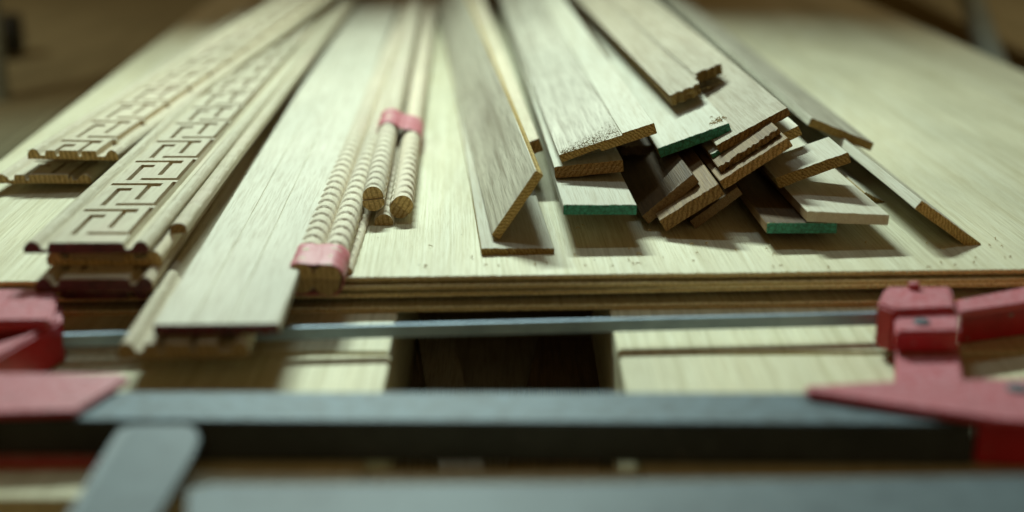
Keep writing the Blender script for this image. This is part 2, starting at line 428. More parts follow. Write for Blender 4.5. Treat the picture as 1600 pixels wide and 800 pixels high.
# wide rebated board on top
def rebated():
    l, r, d = solve((873, 240, .0560), (1022, 192), (783, 0, .055))
    wv = r - l; W = wv.length
    n1 = 26; n2 = 12; s = W * .66; t = .0095
    top = [(s * i / n1, -.0016 + .0000) for i in range(n1 + 1)] + [(s + .0004 + (W - s - .0008) * i / n2, 0) for i in range(n2 + 1)]
    bot = [(W, -.0005), (W, -t)] + [(W * .42, -t), (W * .40, -t + .0028), (.0, -t + .0012)]
    pts = top + bot; sm = [0] * (n1) + [0] + [3] * n2 + [3, 1, 0, 0, 0, 1]
    sm = sm[:len(pts)]
    while len(sm) < len(pts): sm.append(1)
    rnd = random.Random(11); jag = [rnd.uniform(0, .0012) + (.0022 * abs(noise.noise(Vector((i * .45, 3, 0)))) if i < n1 else 0) for i in range(len(pts))]
    def disp(i, x, y, z):
        dy = jag[i] if y == 0 and i <= n1 else 0
        return (0, dy, 0)
    me = sweep('wooden_board', pts, stations(1.9), [M['ash_dark'], M['end'], M['ash'], M['birch'], M['end']], sm, disp, endjit=.0003, seed=5)
    o = obj('wooden_board', me); o.matrix_world = frame_matrix(l, wv.normalized(), d)
    tag(o, 'widest board with torn speckled near end and a lighter raised strip along its right side', 'board', GB)
    # torn chips on the sawn corner
    fv = []; ff = []
    for k in range(850):
        x = rnd.uniform(.002, s * .98); y = abs(rnd.gauss(0, .018)) * (.35 + x / s) + .0008
        a = rnd.uniform(0, 6.28); l_ = rnd.uniform(.0003, .0016); h = rnd.uniform(.0002, .0010)
        b0 = len(fv); dx, dy = math.cos(a) * l_, math.sin(a) * l_
        fv += [(x, y, -.0017), (x + dx, y + dy, -.0017), (x - dy * .5, y + dx * .5, -.0017), (x + dx * .4, y + dy * .4, -.0016 + h)]
        ff += [(b0, b0 + 1, b0 + 3), (b0 + 1, b0 + 2, b0 + 3), (b0 + 2, b0, b0 + 3)]
    c = obj('torn_grain', mesh_of('torn_grain', fv, ff, [M['ash_dark'], M['cutwood']], [rnd.random() < .35 for _ in ff]), o); c['kind'] = 'stuff'
    return o
rebated()
c_board = board('green-ended board just right of the widest board, curled wood crumbs near its corner', (1027, 232, .055), (1139, 192), (893, 0, .05), t=.0085, mat='birch', end='end', paint='green', side='end')

# broken board on top
def broken():
    l, r, d = solve((1046, 148, .083), (1124, 97), (902, 0, .081), skew=.062)
    wv = r - l; wv -= d * wv.dot(d); W = wv.length; t = .0115
    rnd = random.Random(4)
    front = [(0, 0), (.03, -.004), (.10, .001), (.18, -.003), (.26, .003), (.36, .000), (.42, .006), (.47, .004), (.50, .018), (.48, .030), (.55, .036), (.53, .048), (.62, .050), (.72, .052), (.80, .049), (.88, .053), (1, .055)]
    fp = []
    for (a, b), (a2, b2) in zip(front, front[1:]):
        for k in range(3):
            u = k / 3; fp.append(((a + (a2 - a) * u) * W + rnd.uniform(-.0005, .0005), b + (b2 - b) * u + rnd.uniform(-.0022, .0022)))
    fp.append((W, .055))
    n = len(fp); V_ = []; F_ = []; MI = []
    # rows: bottom front, mid front, top front, top far..., bottom far
    rowsz = [(-t, .006), (-t * .55, .002), (-t * .2, .0), (0, .0)]
    rows = []
    for z, back in rowsz: rows.append([(x, y + back + rnd.uniform(-.0014, .0014), z) for x, y in fp])
    for yy in (.10, .3, .8, 1.4, 1.8): rows.append([(x, max(yy, y), 0) for x, y in fp])
    for z in (-t,): rows.append([(x, 1.8, z) for x, y in fp])
    for yy in (1.4, .8, .3, .10): rows.append([(x, yy, -t) for x, y in fp])
    for rw in rows: V_ += rw
    nr = len(rows)
    for j in range(nr):
        for i in range(n - 1):
            a = j * n + i; b = ((j + 1) % nr) * n + i
            F_.append((a, a + 1, b + 1, b)); MI.append(1 if j < 3 else 0)
    F_.append(tuple(j * n for j in range(nr))); MI.append(1)
    F_.append(tuple(j * n + n - 1 for j in range(nr - 1, -1, -1))); MI.append(1)
    me = mesh_of('wooden_board', V_, F_, [M['tan'], M['end']], MI)
    bm = bmesh.new(); bm.from_mesh(me); bmesh.ops.triangulate(bm, faces=[f for f in bm.faces if len(f.verts) > 4]); bmesh.ops.recalc_face_normals(bm, faces=bm.faces); bm.to_mesh(me); bm.free()
    o = obj('wooden_board', me); o.matrix_world = frame_matrix(l, wv.normalized(), d)
    tag(o, 'topmost board with a jagged broken end and a notch snapped out of it', 'board', GB)
broken()

board('pale board with a clean brown end, uppermost of the tilted stack in the pile', (1119, 227, .062), (1230, 168), d=(-.055, 1, 0), t=.0075, mat='tan', end='end2')
board('tilted board showing only a sliver of green end under the clean brown-ended board', (1110, 241, .0535), (1190, 202), d=(-.055, 1, 0), t=.007, w_fix=.028, mat='birch', end='end', paint='green')
board('thin board with a ragged torn end in the middle of the tilted stack', (1122, 262, .049), (1216, 200), d=(-.055, 1, 0), t=.0045, mat='oak', end='end2', jit=.0022)
board('brown-sided board with a wide sawn end, bottom of the tilted stack', (1124, 283, .041), (1231, 215), d=(-.055, 1, 0), t=.0085, mat='oak', end='end2', side='oak')
board('short narrow pale block poking out behind the tilted stack', (1214, 213, .066), (1247, 196), d=(-.05, 1, 0), t=.009, mat='birch', end='end', length=.9)
board('pale board at the right whose brown end tips down towards the bare plywood', (1268, 184, .058), (1366, 224), (1046, 0, .055), t=.008, mat='ash_dark', end='end', side='ash')
board('outermost board on the right, leaning steeply with its end touching the plywood', (1440, 313, .0375), (1533, 381), d=(-.055, 1, .004), t=.0085, mat='birch', end='end', side='birch')
board('short pale offcut with a diagonal-grained end, resting right of the tilted stack', (1212, 278, .043), (1325, 238), d=(-.05, 1, -.0), t=.0095, mat='birch', end='end', length=.060)
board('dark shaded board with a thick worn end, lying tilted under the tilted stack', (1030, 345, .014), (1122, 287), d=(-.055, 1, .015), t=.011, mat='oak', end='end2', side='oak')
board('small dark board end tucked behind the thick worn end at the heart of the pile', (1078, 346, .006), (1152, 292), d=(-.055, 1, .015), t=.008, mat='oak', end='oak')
me_ = sweep('wooden_board', board_profile(.062, .008)[0], stations(1.7), [M['shaded_wood'], M['shaded_wood'], M['shaded_wood'], M['shaded_wood']], board_profile(.062, .008)[1], None, endjit=.0004)  # unseen board, added to stop light leaking into the pile
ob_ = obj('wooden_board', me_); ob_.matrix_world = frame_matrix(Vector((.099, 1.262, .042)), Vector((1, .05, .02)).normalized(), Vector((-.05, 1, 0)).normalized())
tag(ob_, 'unseen board added to block light between the widest board and the right green-ended board', 'board', GB)
board('dark leaning board in deep shade below the right green-ended board', (1003, 338, .012), (1082, 272), d=(-.06, 1, .015), t=.009, mat='shaded_wood', end='oak', side='shaded_wood')
board('lowest green-ended board on the right, lying in shade on the plywood', (1198, 348, .0205), (1308, 348), d=(-.045, 1, -.003), t=.0085, mat='shaded_wood', end='end', paint='green', side='oak')
board('pale-ended board lying across the right side of the shaded green-ended board', (1262, 330, .0305), (1390, 336), d=(-.055, 1, -.0), t=.0085, mat='birch', end='birch', side='oak', jit=.0006)
board('thin pale board standing for light on the plywood under the outermost leaning board', (1352, 300, .010), (1440, 345), d=(-.055, 1, 0), t=.005, mat='birch', end='end', length=1.5)  # added board, its pale top stands for plywood lit through a gap

# ------------------------------------------------------------ Greek key mouldings (carved relief is real geometry)
GM = 'carved Greek key mouldings stacked on the left'
PER = .080
def key_height(u, v):
    """u 0..1 across the flat, v 0..1 along one period; depth of the cut"""
    def r(u0, u1, v0, v1): return u0 <= u <= u1 and v0 <= v <= v1
    return (r(.40, 1.0, 0, .075) or r(.18, .25, .0, .66) or r(.18, .40, .56, .66) or r(.60, .665, .22, .86)
            or r(.945, 1.0, 0, .92) or r(.02, .80, .785, .86) or r(.60, .80, .74, .86))
def key_mesh(w, t, flip=False, seed=0, length=1.75, endmat='end_fuzzy', off=0.0, lead=0.0):
    rnd = random.Random(seed)
    e = .0004
    bw = w * .135; vl = w * .07      # bead and valley widths
    fw = w - 2 * bw - 2 * vl; f0 = bw + vl
    us = [0, .02, .18, .25, .40, .60, .665, .80, .945, 1.0]
    vs = [0, .075, .22, .56, .66, .74, .785, .86, .92, 1.0]
    xs = []
    nb = 9
    for i in range(nb + 1): xs.append(('b', bw * i / nb))
    xs += [('v', bw + vl * .25), ('v', bw + vl * .8)]
    for k, u in enumerate(us):
        x = f0 + u * fw
        if k == 0: xs.append(('f', x))
        elif k == len(us) - 1: xs.append(('f', x))
        else: xs += [('f', x - e), ('f', x + e)]
    xs += [('v', w - bw - vl * .8), ('v', w - bw - vl * .25)]
    for i in range(nb + 1): xs.append(('c', w - bw + bw * i / nb))
    # stations
    ys = [0, .0012]
    k = 0
    while True:
        base = k * PER - off
        if base > length: break
        fine = base < .9
        for a, v in enumerate(vs[:-1]):
            for q in (-e, e):
                y = base + v * PER + q
                if .0015 < y < length: ys.append(y)
            nx_ = vs[a + 1]
            gap = (nx_ - v) * PER; m = int(gap / .0034) if fine else 0
            for q in range(1, m):
                y = base + v * PER + gap * q / m
                if .0015 < y < length: ys.append(y)
        k += 1
    ys.append(length); ys = sorted(set(round(y, 6) for y in ys))
    def topz(kind, x, y):
        if kind in 'bc':
            u = (x if kind == 'b' else x - (w - bw)) / bw
            z = -.0040 + .0050 * math.sin(math.pi * min(1, max(0, u))) ** .75
            if u in (0, 1) and (x <= 0 or x >= w): z = -.0038
            # crescent nicks on the bead, every half period
            ph = ((y + off + .01) / (PER / 2)) % 1
            cr = abs(ph - .5 - .10 * (1 - (2 * u - 1) ** 2)) * (PER / 2)
            if cr < .0026 and .12 < u < .88: z -= .0013 * (1 - cr / .0026) ** .6 * math.sin(math.pi * u)
            return z
        if kind == 'v': return -.0050
        u = (x - f0) / fw; v = ((y + off) / PER) % 1
        if u <= 0 or u >= 1: return -.0004
        if y < lead or not (key_height(u, v) and 0 < u < 1): return 0
        return -.0068 if (.60 <= u <= .80 and .74 <= v <= .86) or (.18 <= u <= .40 and .56 <= v <= .66) else -.0052
    V_ = []; F_ = []; MI = []; SM = []
    n = len(xs)
    for j, y in enumerate(ys):
        for i, (kd, x) in enumerate(xs):
            z = topz(kd, x, y) + rnd.uniform(-.00008, .00008)
            jy = rnd.uniform(-.0005, .0005) if j == 0 else 0
            V_.append((x, y + jy, z))
    nt_ = len(V_)
    for j, y in enumerate(ys): V_ += [(0.0008, y, -t), (w - .0008, y, -t)]
    for j in range(len(ys) - 1):
        for i in range(n - 1):
            a = j * n + i
            zz = [V_[q][2] for q in (a, a + 1, a + n + 1, a + n)]
            cut = xs[i][0] == 'f' and xs[i + 1][0] == 'f' and j > 0 and (max(zz) - min(zz) > .003 or max(zz) < -.006)
            F_.append((a, a + 1, a + n + 1, a + n)); MI.append(1 if cut else 0); SM.append(xs[i][0] in 'bc' and xs[i + 1][0] in 'bc')
        b = nt_ + j * 2
        F_.append((j * n, (j + 1) * n, b + 2, b)); MI.append(0); SM.append(False)
        F_.append((j * n + n - 1, b + 1, b + 3, (j + 1) * n + n - 1)); MI.append(0); SM.append(False)
        F_.append((b, b + 2, b + 3, b + 1)); MI.append(0); SM.append(False)
    ncut = len(F_)
    # near cap as quad-ish fan with fuzz
    cap = []
    for i in range(n):
        V_.append((V_[i][0], .0003 * rnd.random(), -t + rnd.uniform(-.0005, .0002))); cap.append(len(V_) - 1)
    for i in range(n - 1): F_.append((i, cap[i], cap[i + 1], i + 1)); MI.append(1); SM.append(False)
    j = len(ys) - 1
    F_.append(tuple(j * n + i for i in range(n)) + (nt_ + 2 * j + 1, nt_ + 2 * j)); MI.append(1); SM.append(False)
    me = mesh_of('carved_moulding', V_, F_, [M['beech'], M[endmat]], MI, SM)
    me.materials.append(M['cutwood']); me.polygons.foreach_set('material_index', [2 if (m == 1 and q < ncut) else m for q, m in enumerate(MI)])
    end_outline = [(xs[i][1], topz(xs[i][0], xs[i][1], 0)) for i in range(n)]
    return me, end_outline
def moulding(label, L, Rp, Fp=None, d=None, w=None, t=.008, paint=None, seed=0, endmat='end_fuzzy', off=.0, length=1.75, flip=False, group=GM, lead=0):
    l, r, d = solve(L, Rp, Fp, d)
    wv = d.cross(Vector((0, 0, 1))).normalized() * (r - l).length; W = w or wv.length
    me, outl = key_mesh(W, t, seed=seed, length=length, endmat=endmat, off=off, lead=lead)
    if flip:                      # face down: turn about the long axis
        me.transform(Matrix.Translation((W, 0, -t)) @ Matrix.Rotation(math.pi, 4, 'Y'))
    o = obj('carved_moulding', me); o.matrix_world = frame_matrix(l, wv.normalized(), d)
    tag(o, label, 'moulding', group)
    if paint:
        pts = [(x, z - .0002) for x, z in outl] + [(W - .0006, -t + .0004), (.0006, -t + .0004)]
        if flip: pts = [(W - x, -t - z) for x, z in pts]
        pm = sweep('painted_end', pts, [-.0012, -.0008], [M[paint], M[paint]], [0] * len(pts), None)
        obj('painted_end', pm, o)
    return o
moulding('Greek key moulding with dark red painted end, topmost of the stack by the left clamp', (36, 379, .0415), (233, 388), d=(-.008, 1, 0), t=.0078, paint='wine', seed=1, off=.060, lead=.019)
moulding('Greek key moulding with a torn fuzzy brown end, upper of the pair at the far left', (42, 234, .037), (184, 237), (305, 72, .0505), t=.0085, seed=2, off=.030)
moulding('Greek key moulding at the far left, lower of the pair, ending beside the sheet edge', (-8, 273, .016), (142, 279), (242, 105, .016), t=.008, seed=3, off=.012)
moulding('moulding with raw brown scalloped end, directly under the topmost red-ended one', (72, 395, .0305), (252, 401), d=(-.014, 1, 0), t=.0095, seed=4, off=.066)
def bead_moulding():
    l, r, d = solve((264, 351, .0375), (290, 349), d=(-.014, 1, 0))
    wv = r - l; W = wv.length; t = .0075
    pts = [(W * (.5 - .5 * math.cos(math.pi * i / 12)), -.0035 + .0040 * math.sin(math.pi * i / 12)) for i in range(13)] + [(W, -t), (0, -t)]
    ys = [0, .001] + [.004 * k for k in range(1, 420)]
    def disp(i, x, y, z):
        ph = (y / .040) % 1; cr = abs(ph - .5) * .04
        return (0, 0, -.0014 * (1 - cr / .004) if (cr < .004 and 2 < i < 11) else 0)
    me = sweep('bead_moulding', pts, ys, [M['beech'], M['end2']], [0] * len(pts), disp, smooth_from=lambda i: i < 12, endjit=.0004)
    o = obj('bead_moulding', me); o.matrix_world = frame_matrix(l, wv.normalized(), d)
    tag(o, 'narrow bead moulding with a brown end, squeezed along the right of the topmost Greek key moulding', 'moulding')
bead_moulding()
moulding('dark red ended moulding, upper of the two at the bottom of the left stack', (55, 436, .0205), (238, 432), d=(-.022, 1, 0), t=.0095, paint='wine', seed=6, off=.060, lead=.019)
moulding('dark red ended moulding lying face down at the very bottom of the left stack', (62, 448, .0108), (232, 446), d=(-.018, 1, 0), t=.0095, paint='wine', seed=7, off=.060, lead=.019, flip=True)
moulding('carved moulding lying under the fluted board, its beads showing on the left', (182, 538, .0105), (388, 540), d=(-.036, 1, 0), t=.0100, seed=8, off=.02)

def fibres(parent, W, t, n, seed, mat='chips', zt=0.0, l0=.001, l1=.004, along=0.0):
    rnd = random.Random(seed); fv = []; ff = []
    for k in range(n):
        x = rnd.uniform(.001, W - .001); z = zt - t * rnd.choice((.05, .95, .95)); y = 0
        if along and k % 2: x = W - .0002; y = rnd.uniform(0, along); z = zt - t * .9
        l = rnd.uniform(l0, l1); a = rnd.uniform(-1.2, 1.2); wd = rnd.uniform(.0001, .00028); b0 = len(fv)
        dx, dy, dz = math.sin(a) * l, -math.cos(a) * l * .6, rnd.uniform(-.6, .3) * l
        if along and k % 2: dx, dy = abs(dx) + .0006, dy
        fv += [(x - wd, y, z), (x + wd, y, z), (x, y, z + wd * 1.5), (x + dx, y + dy, z + dz)]
        ff += [(b0, b0 + 1, b0 + 3), (b0 + 1, b0 + 2, b0 + 3), (b0 + 2, b0, b0 + 3)]
    o = obj('torn_fibres', mesh_of('torn_fibres', fv, ff, [M[mat]]), parent); o['kind'] = 'stuff'; return o
for o_ in [o for o in C.objects if o.name.startswith('carved_moulding') and o.parent is None]:
    lab = o_.get('label', '')
    if 'torn fuzzy' in lab: fibres(o_, .084, .0085, 160, 3, 'end_fuzzy')
    elif 'scalloped' in lab: fibres(o_, .082, .0095, 120, 4, 'chips', along=.5)
    elif 'bottom of the left' in lab: fibres(o_, .080, .0095, 60, 5, 'chips', along=.4)
for o_ in [o for o in C.objects if o.name.startswith('wooden_board') and o.parent is None]:
    lab = o_.get('label', '')
    if 'ragged' in lab or 'jagged' in lab: fibres(o_, .055, .005, 70, 8, 'chips')
    elif 'bottom of the tilted' in lab or 'offcut' in lab or 'widest' in lab: fibres(o_, .062, .0085, 40, 9, 'chips', l1=.0022)

# ------------------------------------------------------------ fluted flat board
def fluted():
    l, r, d = solve((240, 507, .0200), (436, 507), (389, 267, .0200))
    wv = d.cross(Vector((0, 0, 1))).normalized() * (r - l).length; W = wv.length; t = .0072
    gs = [.30, .60]
    top = [(0, 0)]
    for g in gs: top += [(g * W - .0006, 0), (g * W - .0001, -.0007), (g * W + .0001, -.0007), (g * W + .0006, 0)]
    top += [(W * .985, 0), (W, -.0008)]
    bot = [(W, -t)]
    k = 9
    for i in range(k):
        a = W * (1 - (i + .5) / k)
        bot += [(a + .0028, -t + .0002), (a, -t + .0016), (a - .0028, -t + .0002)]
    bot += [(0, -t)]
    pts = top + bot
    sm = [0] * (len(top) - 1) + [0] * (len(bot)) + [0]
    me = sweep('fluted_board', pts, stations(1.75), [M['fluted'], M['wine'], M['fluted'], M['end']], sm[:len(pts)], None, endjit=.0001)
    o = obj('fluted_board', me); o.matrix_world = frame_matrix(l, wv.normalized(), d)
    tag(o, 'wide flat pale board with two fine grooves and a dark red painted end', 'board')
    pm = sweep('painted_end', [(x * .998 + .0001, z) for x, z in pts], [-.0012, -.0008], [M['wine'], M['wine']], [0] * len(pts), None)
    obj('painted_end', pm, o)
fluted()

# ------------------------------------------------------------ rope mouldings
def rope_me(name, r, length, pitch=.021, half=False, phase=0, flip=1, cols=2):
    n = 22; V_ = []; F_ = []; MI = []; SM = []
    dy = .0012; ys = []; y = 0
    while y < length:
        ys.append(y); y += dy if y < .9 else .0026
    ys.append(length)
    def R_(a, y):
        # one row of overlapping scallops over the top of each half round
        sn = math.sin(a); ph = (y / pitch + phase - .50 * sn) % 1
        lump = min(1, ph / .10) * (1 - .55 * ph ** 1.6)
        return r * (.76 + .27 * lump * (.30 + .70 * sn)) * (1 + .010 * noise.noise(Vector((y * 260, a * 3, r * 900))))
    for j, y in enumerate(ys):
        for i in range(n + 1 if half else n):
            a = math.pi * i / n if half else 2 * math.pi * i / n
            aa = a if a <= math.pi else a - math.pi
            rr = R_(aa, y)
            V_.append((math.cos(a) * rr, y, math.sin(a) * rr * flip))
    m = n + 1 if half else n
    for j in range(len(ys) - 1):
        for i in range(m):
            k = (i + 1) % m
            F_.append((j * m + i, j * m + k, (j + 1) * m + k, (j + 1) * m + i)); MI.append(0); SM.append(not (half and i == m - 1))
    F_.append(tuple(range(m - 1, -1, -1))); MI.append(1); SM.append(False)
    F_.append(tuple((len(ys) - 1) * m + i for i in range(m))); MI.append(1); SM.append(False)
    me = mesh_of(name, V_, F_, [M['rope'], M['end_fuzzy']], MI, SM)
    bm = bmesh.new(); bm.from_mesh(me); bmesh.ops.recalc_face_normals(bm, faces=bm.faces); bm.to_mesh(me); bm.free()
    return me
def tape_me(outline, y0, y1, rag=.0012, seed=0):
    rnd = random.Random(seed); n = len(outline); V_ = []; F_ = []
    ys = [y0 + (y1 - y0) * k / 12 for k in range(13)]
    cx = sum(p[0] for p in outline) / n; cz = sum(p[1] for p in outline) / n
    for th in (0, .0003):
        for j, y in enumerate(ys):
            for i, (x, z) in enumerate(outline):
                ang = math.atan2(z - cz, x - cx); dy = rag * (math.sin(ang * 5 + seed) + .6 * math.sin(ang * 13)) if j in (0, 12) else 0
                k = 1 + .035 * noise.noise(Vector((math.cos(ang) * 3, math.sin(ang) * 3, y * 90 + seed))) + .02 * noise.noise(Vector((math.cos(ang) * 9, math.sin(ang) * 9, y * 260)))
                V_.append((cx + (x - cx) * k, y + dy, cz + (z - cz) * k))
        # inner skin
    m = len(ys) * n
    for j, y in enumerate(ys):
        for i in range(n):
            v = V_[m + j * n + i]; V_[m + j * n + i] = (cx + (v[0] - cx) * .975, v[1], cz + (v[2] - cz) * .975)
    for j in range(len(ys) - 1):
        for i in range(n):
            k = (i + 1) % n; a = j * n
            F_.append((a + i, a + k, a + n + k, a + n + i)); F_.append((m + a + i, m + a + n + i, m + a + n + k, m + a + k))
    for i in range(n):
        k = (i + 1) % n; a = (len(ys) - 1) * n
        F_.append((i, m + i, m + k, k)); F_.append((a + i, a + k, m + a + k, m + a + i))
    return mesh_of('tape_band', V_, F_, [M['tape']], None, True)
def hull_outline(circles, n=72, pad=.0005, pinch=.22):
    # support of the rods, drawn in a little where the tape crosses the hollow between them
    cx = sum(c[0] for c in circles) / len(circles); cz = sum(c[1] for c in circles) / len(circles)
    pts = []
    for i in range(n):
        a = 2 * math.pi * i / n; d = Vector((math.cos(a), math.sin(a)))
        hull = 1e9
        for k in range(90):
            b = 2 * math.pi * k / 90; e = Vector((math.cos(b), math.sin(b))); dd = e.dot(d)
            if dd > .05:
                sup = max((c[0] - cx) * e.x + (c[1] - cz) * e.y + c[2] for c in circles)
                hull = min(hull, sup / dd)
        un = 0
        for c in circles:
            m = Vector((c[0] - cx, c[1] - cz)); bq = m.dot(d); q = c[2] ** 2 - (m.dot(m) - bq * bq)
            if q > 0 and bq + math.sqrt(q) > 0: un = max(un, bq + math.sqrt(q))
        un = un or hull
        r = hull * (1 - pinch) + un * pinch + pad
        pts.append((cx + d.x * r, cz + d.y * r))
    return pts
def bundle(label, origin, far, pieces, tape, seed):
    d = (far - origin).normalized(); x = d.cross(Vector((0, 0, 1))).normalized()
    e = empty('moulding_bundle'); e.matrix_world = frame_matrix(origin, x, d)
    tag(e, label, 'moulding bundle')
    for k, (px, pz, r, rot, yo, half) in enumerate(pieces):
        me = rope_me('rope_moulding', r, 1.5, half=half, phase=k * .37)
        o = obj('rope_moulding', me, e); o.location = (px, yo, pz); o.rotation_euler = (0, rot, 0)
    for y0, y1, circ in tape:
        obj('tape_band', tape_me(hull_outline(circ), y0, y1, seed=seed), e)
    return e
# front bundle: two pairs of half rounds under red tape
o1 = P(492, 462, -.0005); o1.z = 0; f1 = P(640, 40, 0)
rr = .0116
pcs = [(-.0094, .0118, rr, 0, 0, True), (-.0094, .0114, rr, math.pi, .0012, True), (.0092, .0110, rr, .12, .0008, True), (.0092, .0106, rr, math.pi + .12, 0, True)]
circ = [(-.0094, .0116, rr * .99), (.0092, .0108, rr * .99)]
bundle('thick bundle of rope-carved mouldings with red tape wrapped round its near end', o1, f1, pcs, [(.0003, .052, circ)], 1)
# rear bundle
o2 = P(600, 350, 0); f2 = P(660, 20, 0)
r2 = .0108
pcs = [(-.0085, .0215, r2, -.1, .002, True), (-.0085, .0211, r2, math.pi - .1, 0, True), (.0145, .0130, r2, .7, .004, True), (.0145, .0130, r2, math.pi + .7, .006, True)]
circ = [(-.0085, .0213, r2), (.0145, .0130, r2), (.001, .0095, .0085)]
bundle('thinner bundle of rope-carved mouldings with a pink tape band further back and brown sawn ends', o2, f2, pcs, [(.262, .335, circ)], 2)
def loose_rope(label, origin, far, r, length):
    d = (far - origin).normalized(); x = d.cross(Vector((0, 0, 1))).normalized()
    me = rope_me('rope_moulding', r, length, half=True)
    o = obj('rope_moulding', me); o.matrix_world = frame_matrix(origin, x, d); tag(o, label, 'moulding'); return o
loose_rope('loose half-round rope moulding with a pale end, lying flat beneath the rear bundle', P(600, 352, 0), P(655, 20, 0), .0098, 1.4)
loose_rope('rough half-round rope moulding squeezed along the right side of the front taped bundle', P(541, 428, .0003), P(668, 40, 0), .0060, 1.2)

# ------------------------------------------------------------ clamps
def prism(name, poly, z1, z0, mat, parent=None, bev=.0012):
    """horizontal polygon given in photograph pixels at height z1, cut straight down to z0"""
    pts = [P(x, y, z1) if len(p) == 2 else P(x, y, p[2]) for p in poly for x, y in [(p[0], p[1])]]
    bm = bmesh.new()
    t = [bm.verts.new((p.x, p.y, p.z)) for p in pts]; b = [bm.verts.new((p.x, p.y, z0)) for p in pts]
    bm.faces.new(t); bm.faces.new(b[::-1]); n = len(pts)
    for i in range(n): bm.faces.new((t[i], b[i], b[(i + 1) % n], t[(i + 1) % n]))
    bmesh.ops.recalc_face_normals(bm, faces=bm.faces)
    if bev: bmesh.ops.bevel(bm, geom=bm.edges[:], offset=bev, segments=2, affect='EDGES', clamp_overlap=True)
    me = bpy.data.meshes.new(name); bm.to_mesh(me); bm.free(); me.materials.append(M[mat])
    for p in me.polygons: p.use_smooth = False
    o = obj(name, me, parent)
    if parent: o.matrix_parent_inverse = Matrix.Translation(-Vector(parent.location))
    return o
def cyl(name, c, r, h, mat, parent, axis='Z', seg=20):
    bm = bmesh.new(); bmesh.ops.create_cone(bm, segments=seg, radius1=r, radius2=r * .92, depth=h, cap_ends=True)
    bmesh.ops.bevel(bm, geom=[e for e in bm.edges if abs(e.verts[0].co.z - e.verts[1].co.z) < 1e-6], offset=r * .15, segments=1, affect='EDGES')
    bm.transform(Matrix.Translation(c)); me = bpy.data.meshes.new(name); bm.to_mesh(me); bm.free(); me.materials.append(M[mat])
    o = obj(name, me, parent); o.matrix_parent_inverse = Matrix.Translation(-Vector(parent.location)); return o

cl1 = empty('bar_clamp', (0.05, .95, ZF)); tag(cl1, 'bar clamp with a thin steel rail and red heads along the front of the plywood', 'clamp', 'red and grey bar clamps')
zb = -.0065
A_ = [P(88, 521, zb), P(430, 510, zb), P(940, 497, zb), P(1392, 486, zb)]
pts_f = []; NT = 300
bm = bmesh.new(); ringlist = []
for k in range(NT + 1):
    u = k / NT * 3; i = min(2, int(u)); p = A_[i].lerp(A_[i + 1], u - i)
    tooth = .00025 if (k % 2) else 0
    zt = zb - tooth
    ring = [(p.x, p.y, zt), (p.x, p.y - .0032, zt), (p.x, p.y - .0032, zb - .0092), (p.x, p.y, zb - .0092)]
    ringlist.append([bm.verts.new(q) for q in ring])
for a, b in zip(ringlist, ringlist[1:]):
    for i in range(4): bm.faces.new((a[i], a[(i + 1) % 4], b[(i + 1) % 4], b[i]))
bm.faces.new(ringlist[0][::-1]); bm.faces.new(ringlist[-1]); bmesh.ops.recalc_face_normals(bm, faces=bm.faces)
me = bpy.data.meshes.new('rail'); bm.to_mesh(me); bm.free(); me.materials.append(M['steel_light'])
o = obj('rail', me, cl1); o.matrix_parent_inverse = Matrix.Translation(-cl1.location)
# right head
hd = prism('head', [(1383, 447), (1487, 447), (1493, 480), (1398, 484), (1371, 474)], .012, -.019, 'red', cl1, .0022)
prism('pillar', [(1397, 482), (1494, 470), (1500, 486), (1500, 516), (1400, 518)], .007, -.0082, 'red', cl1, .0018)
prism('head_arm', [(1492, 469), (1600, 448), (1760, 420), (1760, 452), (1600, 473), (1501, 487)], .0065, .0015, 'red', cl1, .001)
prism('arm_web', [(1503, 483), (1600, 470), (1760, 450), (1760, 440), (1503, 474)], .0012, ZF + .001, 'red', cl1, .0005)
prism('neck', [(1400, 540), (1500, 540), (1506, 605), (1400, 605)], -.0092, ZF, 'red', cl1, .0015)
sc = P(1440, 503, .0075); cyl('screw', (sc.x, sc.y, .0078), .0058, .0018, 'steel_dark', cl1)
nb_ = P(1428, 447, .014); cyl('pin', (nb_.x, nb_.y, .0135), .0042, .006, 'red', cl1)
# left head
prism('head', [(-150, 453), (83, 450), (90, 462), (80, 500), (-150, 503)], .011, .003, 'red', cl1, .002)
prism('head_rib', [(80, 497), (96, 470), (97, 500), (-20, 566), (-150, 600), (-150, 580), (40, 522)], .004, ZF, 'red', cl1, .0018)
prism('arm_web', [(-150, 470), (88, 466), (88, 478), (-150, 482)], .0025, ZF, 'red', cl1, .001)
nb_ = P(64, 449, .013); cyl('pin', (nb_.x, nb_.y, .0125), .0038, .006, 'red', cl1)

cl2 = empty('bar_clamp', (0.0, .76, ZF)); tag(cl2, 'heavy clamp with a broad grey bar across the foreground and flat red jaws', 'clamp', 'red and grey bar clamps')
prism('rail', [(-160, 611), (1524, 613), (1524, 663), (-160, 655)], 0, ZF + .0004, 'steel_dark', cl2, .0012)
prism('jaw_plate', [(1257, 602), (1420, 593), (1760, 588), (1760, 668), (1570, 657), (1400, 633), (1262, 611)], .0055, .0004, 'red', cl2, .0015)
prism('jaw_body', [(1528, 610), (1760, 610), (1760, 672), (1528, 663)], -.0002, ZF + .0004, 'red', cl2, .0015)
prism('jaw_plate', [(-160, 580), (190, 583), (203, 590), (118, 642), (-160, 650)], .0045, .0004, 'red', cl2, .0015)
prism('jaw_foot', [(-160, 702), (190, 702), (178, 722), (-160, 726)], ZF + .004, ZF, 'red', cl2, .001)
sc = P(1590, 608, .0056); cyl('screw', (sc.x, sc.y, .0062), .007, .0016, 'steel', cl2)

